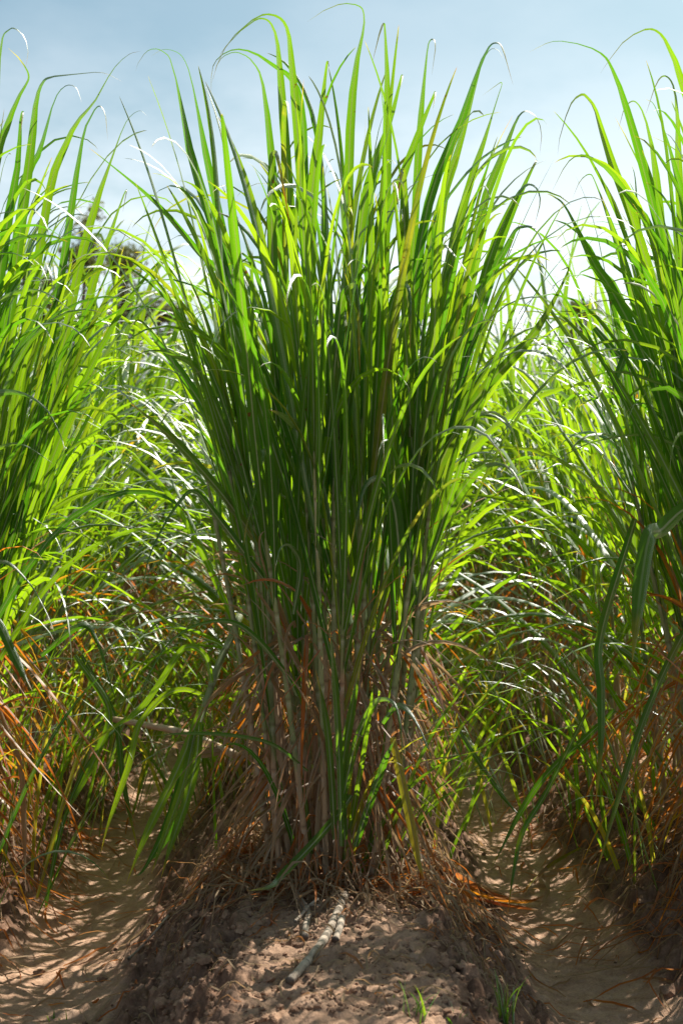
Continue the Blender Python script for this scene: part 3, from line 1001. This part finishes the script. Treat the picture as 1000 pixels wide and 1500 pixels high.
# ------------------------------------------------------------------ bent shoot hanging in the left furrow
B0 = at(300, 1150, 4.75)
B0[2] = soil_z(B0[0], B0[1])
bent = thing('bent_cane_shoot', 'broken green cane shoot hanging head down into the left furrow', 'sugarcane', B0)
pts = smooth_path([at(352, 900, 4.75), at(338, 935, 4.72), at(320, 975, 4.66), at(300, 1035, 4.58), at(278, 1085, 4.5)], 14)
m = MB()
m.add(*tube(pts - B0, np.linspace(.013, .012, 14), 7, np.tile([.4, .2, 0], (14, 1)), 7.0))
m.obj('stalk', M_STALK, bent)
BENT = [
    ([(296, 1035), (276, 1090), (250, 1150), (215, 1222), (185, 1296)], 4.5, 4.35, 15, 0, (.2, .4)),
    ([(288, 1060), (270, 1130), (245, 1210), (212, 1272), (196, 1285)], 4.55, 4.4, 15, 0, (.3, .2)),
    ([(292, 1058), (288, 1110), (274, 1170), (250, 1240), (236, 1287)], 4.5, 4.4, 15, 0, (.1, .3)),
    ([(286, 1070), (268, 1150), (240, 1230), (222, 1280)], 4.48, 4.36, 14, 0, (.5, .3)),
    ([(296, 1060), (284, 1140), (262, 1200), (232, 1250), (214, 1262)], 4.6, 4.5, 13, 0, (.2, .5)),
    ([(300, 1020), (270, 1010), (240, 1020), (205, 1060), (190, 1120), (160, 1205), (146, 1258)], 4.6, 4.5, 11, 0, (.3, .4)),
    ([(310, 1000), (300, 960), (270, 950), (235, 1000), (205, 1040), (160, 1070), (120, 1100)], 4.6, 4.55, 11, 0, (.3, .6)),
    ([(282, 1080), (262, 1160), (258, 1200), (262, 1236)], 4.55, 4.5, 10, 0, (.7, .5)),
]
for p, a, b, w, dn, fc in BENT:
    m = MB()
    m.add(*moved(surveyed(p, a, b, w * .85, (G(), dn, 0), fc), B0))
    m.obj('leaf', M_LEAF, bent)

# broken pale cane lying across the left furrow
F0 = at(240, 1080, 5.0)
F0[2] = soil_z(F0[0], F0[1])
t = thing('fallen_cane', 'pale dead cane lying across the left furrow behind the broken shoot', 'cane', F0)
pts = smooth_path([at(158, 1052, 5.05), at(215, 1062, 5.0), at(275, 1075, 4.95), at(345, 1106, 4.85)], 12)
m = MB()
m.add(*tube(pts - F0, np.linspace(.011, .015, 12), 7, np.tile([.9, .9, 0], (12, 1)), 7.0))
m.obj('stalk', M_STALK, t)
for p in ([(345, 1106), (300, 1090), (240, 1088), (205, 1086)], [(330, 1100), (290, 1105), (255, 1092), (235, 1098)]):
    m = MB()
    m.add(*moved(surveyed(p, 4.86, 4.95, 11, (.8, 1.0, 0), (.2, .4)), F0))
    m.obj('dry_leaf', M_LEAF, t)

# ------------------------------------------------------------------ old canes sticking out of the ridge end


def ground_at(px, py):
    """Point of the soil seen at pixel (px, py)."""
    d = np.linspace(2.5, 12, 1500)
    P = CAM[None] + d[:, None] * (FWD + RGT * ((px - 500) / FOC) + np.array([0, 0, 1]) * ((750 - py) / FOC))[None]
    h = soil(P[:, 0], P[:, 1])[0]
    i = np.argmax(P[:, 2] < h)
    return P[i]


def old_cane(pix, r, label, lift=.012, arc=0.0):
    P = np.array([ground_at(*q) for q in pix])
    P[:, 2] += lift
    P[1:-1, 2] += arc
    o = P[0].copy()
    t = thing('old_cane', label, 'old cane', o)
    pts = smooth_path(P - o, 22)
    L_ = np.linalg.norm(np.diff(pts, axis=0), axis=1).sum()
    kk = max(2, int(L_ / .085))
    u = np.linspace(0, 1, 22)
    nod = 1 + .09 * np.exp(-((u * kk - np.round(u * kk)) / .12) ** 2)
    m = MB()
    m.add(*tube(pts, r * nod * np.linspace(1.0, .92, 22), 9, v=u * kk))
    m.obj('stalk', M_CANE, t)
    return t


old_cane([(505, 1318), (496, 1340), (478, 1378), (455, 1410), (424, 1446)], .0122, 'long grey old cane stub lying down the front of the ridge', .014)
old_cane([(433, 1312), (446, 1332), (452, 1345), (448, 1362), (447, 1378)], .0100, 'short crooked pale old cane stub under the clump, beside the twig', .010)
old_cane([(500, 1352), (497, 1366), (491, 1384)], .0105, 'stubby old cane end poking out behind the long grey one', .012)
tw_ = old_cane([(466, 1328), (452, 1340), (440, 1354), (432, 1362)], .0045, 'thin bare forked twig lying over the crooked old cane', .024)
tw_.name = 'twig'
tw_['category'] = 'twig'
P0 = ground_at(452, 1340) - np.array(tw_.location)
m = MB()
m.add(*tube([P0 + [0, 0, .024], P0 + [.012, -.006, .03], P0 + [.034, -.004, .028]], [.004, .003, .002], 6))
m.obj('fork', M_CANE, tw_)
tw2 = old_cane([(248, 1346), (226, 1372), (204, 1396), (188, 1410)], .0042, 'thin pale broken straw stick on the dark side of the ridge', .012)
tw2.name = 'straw_stick'
tw2['category'] = 'stick'

# pebble
p = ground_at(541, 1311)
m = MB()
a = np.linspace(0, 2 * math.pi, 10, endpoint=False)
ring = [(.0, -.55), (.55, -.42), (.95, 0), (.7, .5), (.3, .72), (0, .78)]
V, f = [], []
for i, (rr, z) in enumerate(ring):
    for b in a:
        q = 1 + .12 * math.sin(3 * b + i)
        V.append((rr * q * math.cos(b) * .0125, rr * q * math.sin(b) * .010, z * .009))
for i in range(len(ring) - 1):
    for j in range(10):
        f.append((i * 10 + j, i * 10 + (j + 1) % 10, (i + 1) * 10 + (j + 1) % 10, (i + 1) * 10 + j))
m.add(V, f)
pb_ = m.obj('pebble', M_STONE, origin=None)
pb_.location = p + [0, 0, .004]
tag(pb_, 'small rounded pale grey pebble in the dry straw', 'pebble')

# ------------------------------------------------------------------ fallen dry leaves in the right furrow
FD = [
    ([(620, 1262), (648, 1285), (690, 1315), (735, 1330), (790, 1328)], 15, .75, 'long rolled brown dead leaf curving across the right furrow, thickest of the pile'),
    ([(630, 1278), (668, 1306), (712, 1332), (770, 1336), (800, 1318)], 10, .55, 'orange dead leaf looping round the bottom of the right furrow'),
    ([(640, 1290), (672, 1322), (700, 1345), (722, 1352)], 8, .6, 'short orange dead leaf at the near side of the leaf pile'),
    ([(665, 1290), (676, 1284), (684, 1300), (700, 1312), (745, 1322)], 9, .97, 'pale curled straw leaf standing up from the leaf pile'),
    ([(766, 1264), (778, 1285), (796, 1300), (802, 1318), (790, 1336)], 8, .98, 'pale bent straw stem on the right side of the leaf pile'),
    ([(824, 1240), (826, 1262), (808, 1284), (790, 1300), (770, 1318)], 9, .9, 'pale greenish dead leaf leaning up the bank above the pile'),
    ([(850, 1250), (825, 1275), (800, 1292), (765, 1316)], 8, .3, 'yellowing leaf lying down the bank towards the pile'),
    ([(680, 1320), (730, 1340), (765, 1345), (790, 1340)], 8, .7, 'dark orange dead leaf lowest in the leaf pile'),
]
for pix, w, dn, lb in FD:
    P = np.array([ground_at(*q) for q in pix])
    n_ = len(P)
    P[:, 2] += .012 + .03 * np.sin(np.linspace(0.2, math.pi - .2, n_)) * random.uniform(.5, 1.3)
    Q = smooth_path(P, 15)
    o = Q[0].copy()
    T = unit(np.gradient(Q, axis=0))
    sd = unit(np.cross(T, np.array([0, -.35, 1.0])))
    m = MB()
    m.add(*blade(Q - o, w / FOC * 4.7, sd, .55, (random.random(), dn, 0), np.sin(np.linspace(.35, math.pi - .08, 15)) ** .6))
    ob = m.obj('fallen_dry_leaf', M_LEAF)
    ob.location = o
    tag(ob, lb, 'dead leaf', 'fallen leaves in the right furrow')

# ------------------------------------------------------------------ straw litter around the stools
g = random.Random(77)
lit = MB()


def straw(x, y, ln, az, w, dn, lift, n=7):
    s = np.linspace(0, 1, n)
    a_ = az + g.uniform(-.9, .9) * s
    X_ = x + np.cumsum(np.cos(a_)) * ln / n
    Y_ = y + np.cumsum(np.sin(a_)) * ln / n
    Z_ = soil(X_, Y_)[0] + .004 + lift * np.sin(s * math.pi * g.uniform(.7, 1.1)) + g.uniform(0, .01)
    P = np.stack([X_, Y_, Z_], 1)
    T = unit(np.gradient(P, axis=0))
    tw = g.uniform(-1.2, 1.2)
    sd = np.cross(T, np.array([math.sin(tw), 0, math.cos(tw)]))
    lit.add(*blade(P, w, sd, .3, (g.random(), dn, 0), np.sin(np.linspace(.3, math.pi - .1, n)) ** .5))


for i in range(1300):
    aa = g.uniform(0, 6.28)
    rr = abs(g.gauss(.225, .085))
    x, y = C0[0] + rr * math.cos(aa) * 1.05, C0[1] + rr * math.sin(aa) * 1.1 - .02
    straw(x, y, g.uniform(.08, .36), aa + g.uniform(-1.8, 1.8), g.uniform(.003, .010), g.choice([.68, .8, .88, .95, 1, 1, 1]), g.uniform(.0, .16) * g.random())
for i in range(80):      # the flank right of the clump and down the ridge
    y = g.uniform(3.7, 4.6)
    x = ROW_X + g.gauss(.36, .07) - (4.5 - y) * .05
    straw(x, y, g.uniform(.08, .3), g.gauss(-1.2, .5), g.uniform(.003, .007), g.choice([.8, .9, 1, 1]), g.uniform(0, .02))
for i in range(160):      # loose bits over the ridge end
    y = g.uniform(3.2, 4.3)
    x = ROW_X + g.gauss(0, .28)
    straw(x, y, g.uniform(.03, .16), g.uniform(0, 6.28), g.uniform(.003, .008), g.choice([.8, .95, 1]), g.uniform(0, .012))
for i in range(150):
    k = g.choice([-.5, .5])
    straw(ROW_X + k * ROW_D + g.gauss(0, .17), 3.6 + 3.2 * g.random(), g.uniform(.04, .3), g.uniform(0, 6.28), g.uniform(.003, .009), g.choice([.6, .7, .8, .95, 1]), g.uniform(0, .015))
for k in (-1, 1):
    for i in range(500):
        y = g.uniform(4.1, 7)
        x = ROW_X + k * ROW_D + g.gauss(-k * .3, .2)
        straw(x, y, g.uniform(.12, .45), g.uniform(0, 6.28), g.uniform(.004, .010), g.choice([.6, .68, .75, .85, .95]), g.uniform(0, .07))
lo = lit.obj('straw_litter', M_LEAF, kind='stuff')
lo['label'] = 'tangle of dry straw and dead leaf bits on the ridges'
lo['category'] = 'litter'

# ------------------------------------------------------------------ soil clods and crumbs


def lump(r, g, squash=.7, sub=2):
    import bmesh
    bm = bmesh.new()
    bmesh.ops.create_icosphere(bm, subdivisions=sub, radius=1.0)
    V = np.array([v.co[:] for v in bm.verts])
    Fc = [tuple(v.index for v in f.verts) for f in bm.faces]
    bm.free()
    ph = [np.array([g.gauss(0, 1) for _ in range(3)]) for _ in range(7)]
    k_ = 1 + sum(.13 * np.sin(V @ q * 2.3 + i) for i, q in enumerate(ph))
    V = V * k_[:, None] * r * np.array([g.uniform(.8, 1.3), g.uniform(.8, 1.2), squash])
    return V, Fc


g = random.Random(5)
clod_meshes = []
for i in range(8):
    V, Fc = lump(1.0, g)
    m = MB()
    m.add(V, Fc)
    clod_meshes.append(m.mesh('soil_clod', M_CLOD, smooth=False))


def clod(x, y, r, label, group):
    o = bpy.data.objects.new('soil_clod', g.choice(clod_meshes))
    COL.objects.link(o)
    o.location = (x, y, soil_z(x, y) + r * .15)
    o.rotation_euler = (g.uniform(-.4, .4), g.uniform(-.4, .4), g.uniform(0, 6.28))
    o.scale = (r, r, r)
    tag(o, label, 'soil clod', group)


for i in range(70):
    y = 3.45 + 1.6 * g.random()
    clod(ROW_X - abs(g.gauss(.36, .07)), y, g.uniform(.009, .022), 'dark crumbly soil clod on the shaded left flank of the middle ridge', 'clods on the left flank')
for i in range(45):
    y = 3.4 + 1.6 * g.random()
    clod(ROW_X + g.gauss(.36, .07), y, g.uniform(.008, .018), 'small soil clod on the strawy right flank of the middle ridge', 'clods on the right flank')
for i in range(60):
    y = 4.2 + 2.6 * g.random()
    clod(ROW_X + ROW_D - abs(g.gauss(.40, .06)), y, g.uniform(.010, .026), 'dark soil clod on the bank of the right row', 'clods on the right bank')
for i in range(50):
    y = 4.2 + 2.6 * g.random()
    clod(ROW_X - ROW_D + abs(g.gauss(.40, .06)), y, g.uniform(.010, .026), 'brown soil clod on the bank of the left row', 'clods on the left bank')
for px, py, r in ((393, 1437, .02), (150, 1436, .018), (58, 1428, .016), (975, 1460, .03)):
    p = ground_at(px, py)
    clod(p[0], p[1], r, {393: 'rounded reddish soil clod on the front of the ridge by the long old cane', 150: 'broken soil clod at the edge of the left furrow', 58: 'small soil clod in the bare left furrow',
                         975: 'big pale soil clod low on the right bank'}[px], None)
cm = MB()
V0, F0_ = lump(1.0, g, .8, 1)
nc = 8000
ck = rng.choice([-1, 0, 0, 0, 0, 1], nc)
cy = 3.15 + 3.6 * rng.random(nc) ** 1.6
cx = ROW_X + ck * ROW_D + np.where(rng.random(nc) < .4, rng.normal(0, .22, nc), rng.choice([-1, 1], nc) * rng.normal(.42, .1, nc))
cr_ = .0022 + .0075 * rng.random(nc) ** 2.2
cz = soil(cx, cy)[0] + cr_ * .25
for i in range(nc):
    a_ = rng.random() * 6.28
    ca_, sa_ = math.cos(a_), math.sin(a_)
    V = np.stack([V0[:, 0] * ca_ - V0[:, 1] * sa_, V0[:, 0] * sa_ + V0[:, 1] * ca_, V0[:, 2]], 1) * cr_[i]
    cm.add(V + np.array([cx[i], cy[i], cz[i]]), F0_)
co = cm.obj('soil_crumbs', M_CLOD, kind='stuff', smooth=False)
co['label'] = 'loose soil crumbs scattered over the ridges'
co['category'] = 'soil'

# ------------------------------------------------------------------ weed tufts in front
g = random.Random(15)


def weed(px, py, hpx, nb, label, sp=.5):
    p = ground_at(px, py)
    d = float(np.dot(p - CAM, FWD))
    h = hpx / FOC * d
    t = thing('grass_tuft', label, 'grass tuft', p, 'young grass tufts in front')
    for i in range(nb):
        aa = g.uniform(0, 6.28)
        b = np.array([g.gauss(0, .012), g.gauss(0, .012), -.01])
        m = MB()
        m.add(*grown(b, aa, R(g.uniform(2, 32) * sp), h * g.uniform(.45, 1.12), g.uniform(.0035, .0075), R(g.uniform(5, 70)), g.uniform(1.2, 3), (g.random(), g.choice([0, 0, 0, .12]), 0),
                     (g.uniform(-1, 1), g.uniform(-1, 1)), g.uniform(-.4, .4), 9, .25))
        m.obj('blade', M_LEAF, t)


weed(738, 1493, 80, 20, 'bushiest young grass tuft at the bottom of the right furrow side', 1.0)
weed(610, 1497, 75, 9, 'upright young grass tuft at the bottom on the ridge', .8)
weed(672, 1500, 40, 6, 'small sparse grass tuft between the two larger ones', 1.2)
weed(88, 1494, 26, 5, 'tiny grass tuft in the left furrow bottom', 1.2)
weed(580, 1462, 20, 3, 'tiny single grass sprig on the bare ridge top', 1.4)
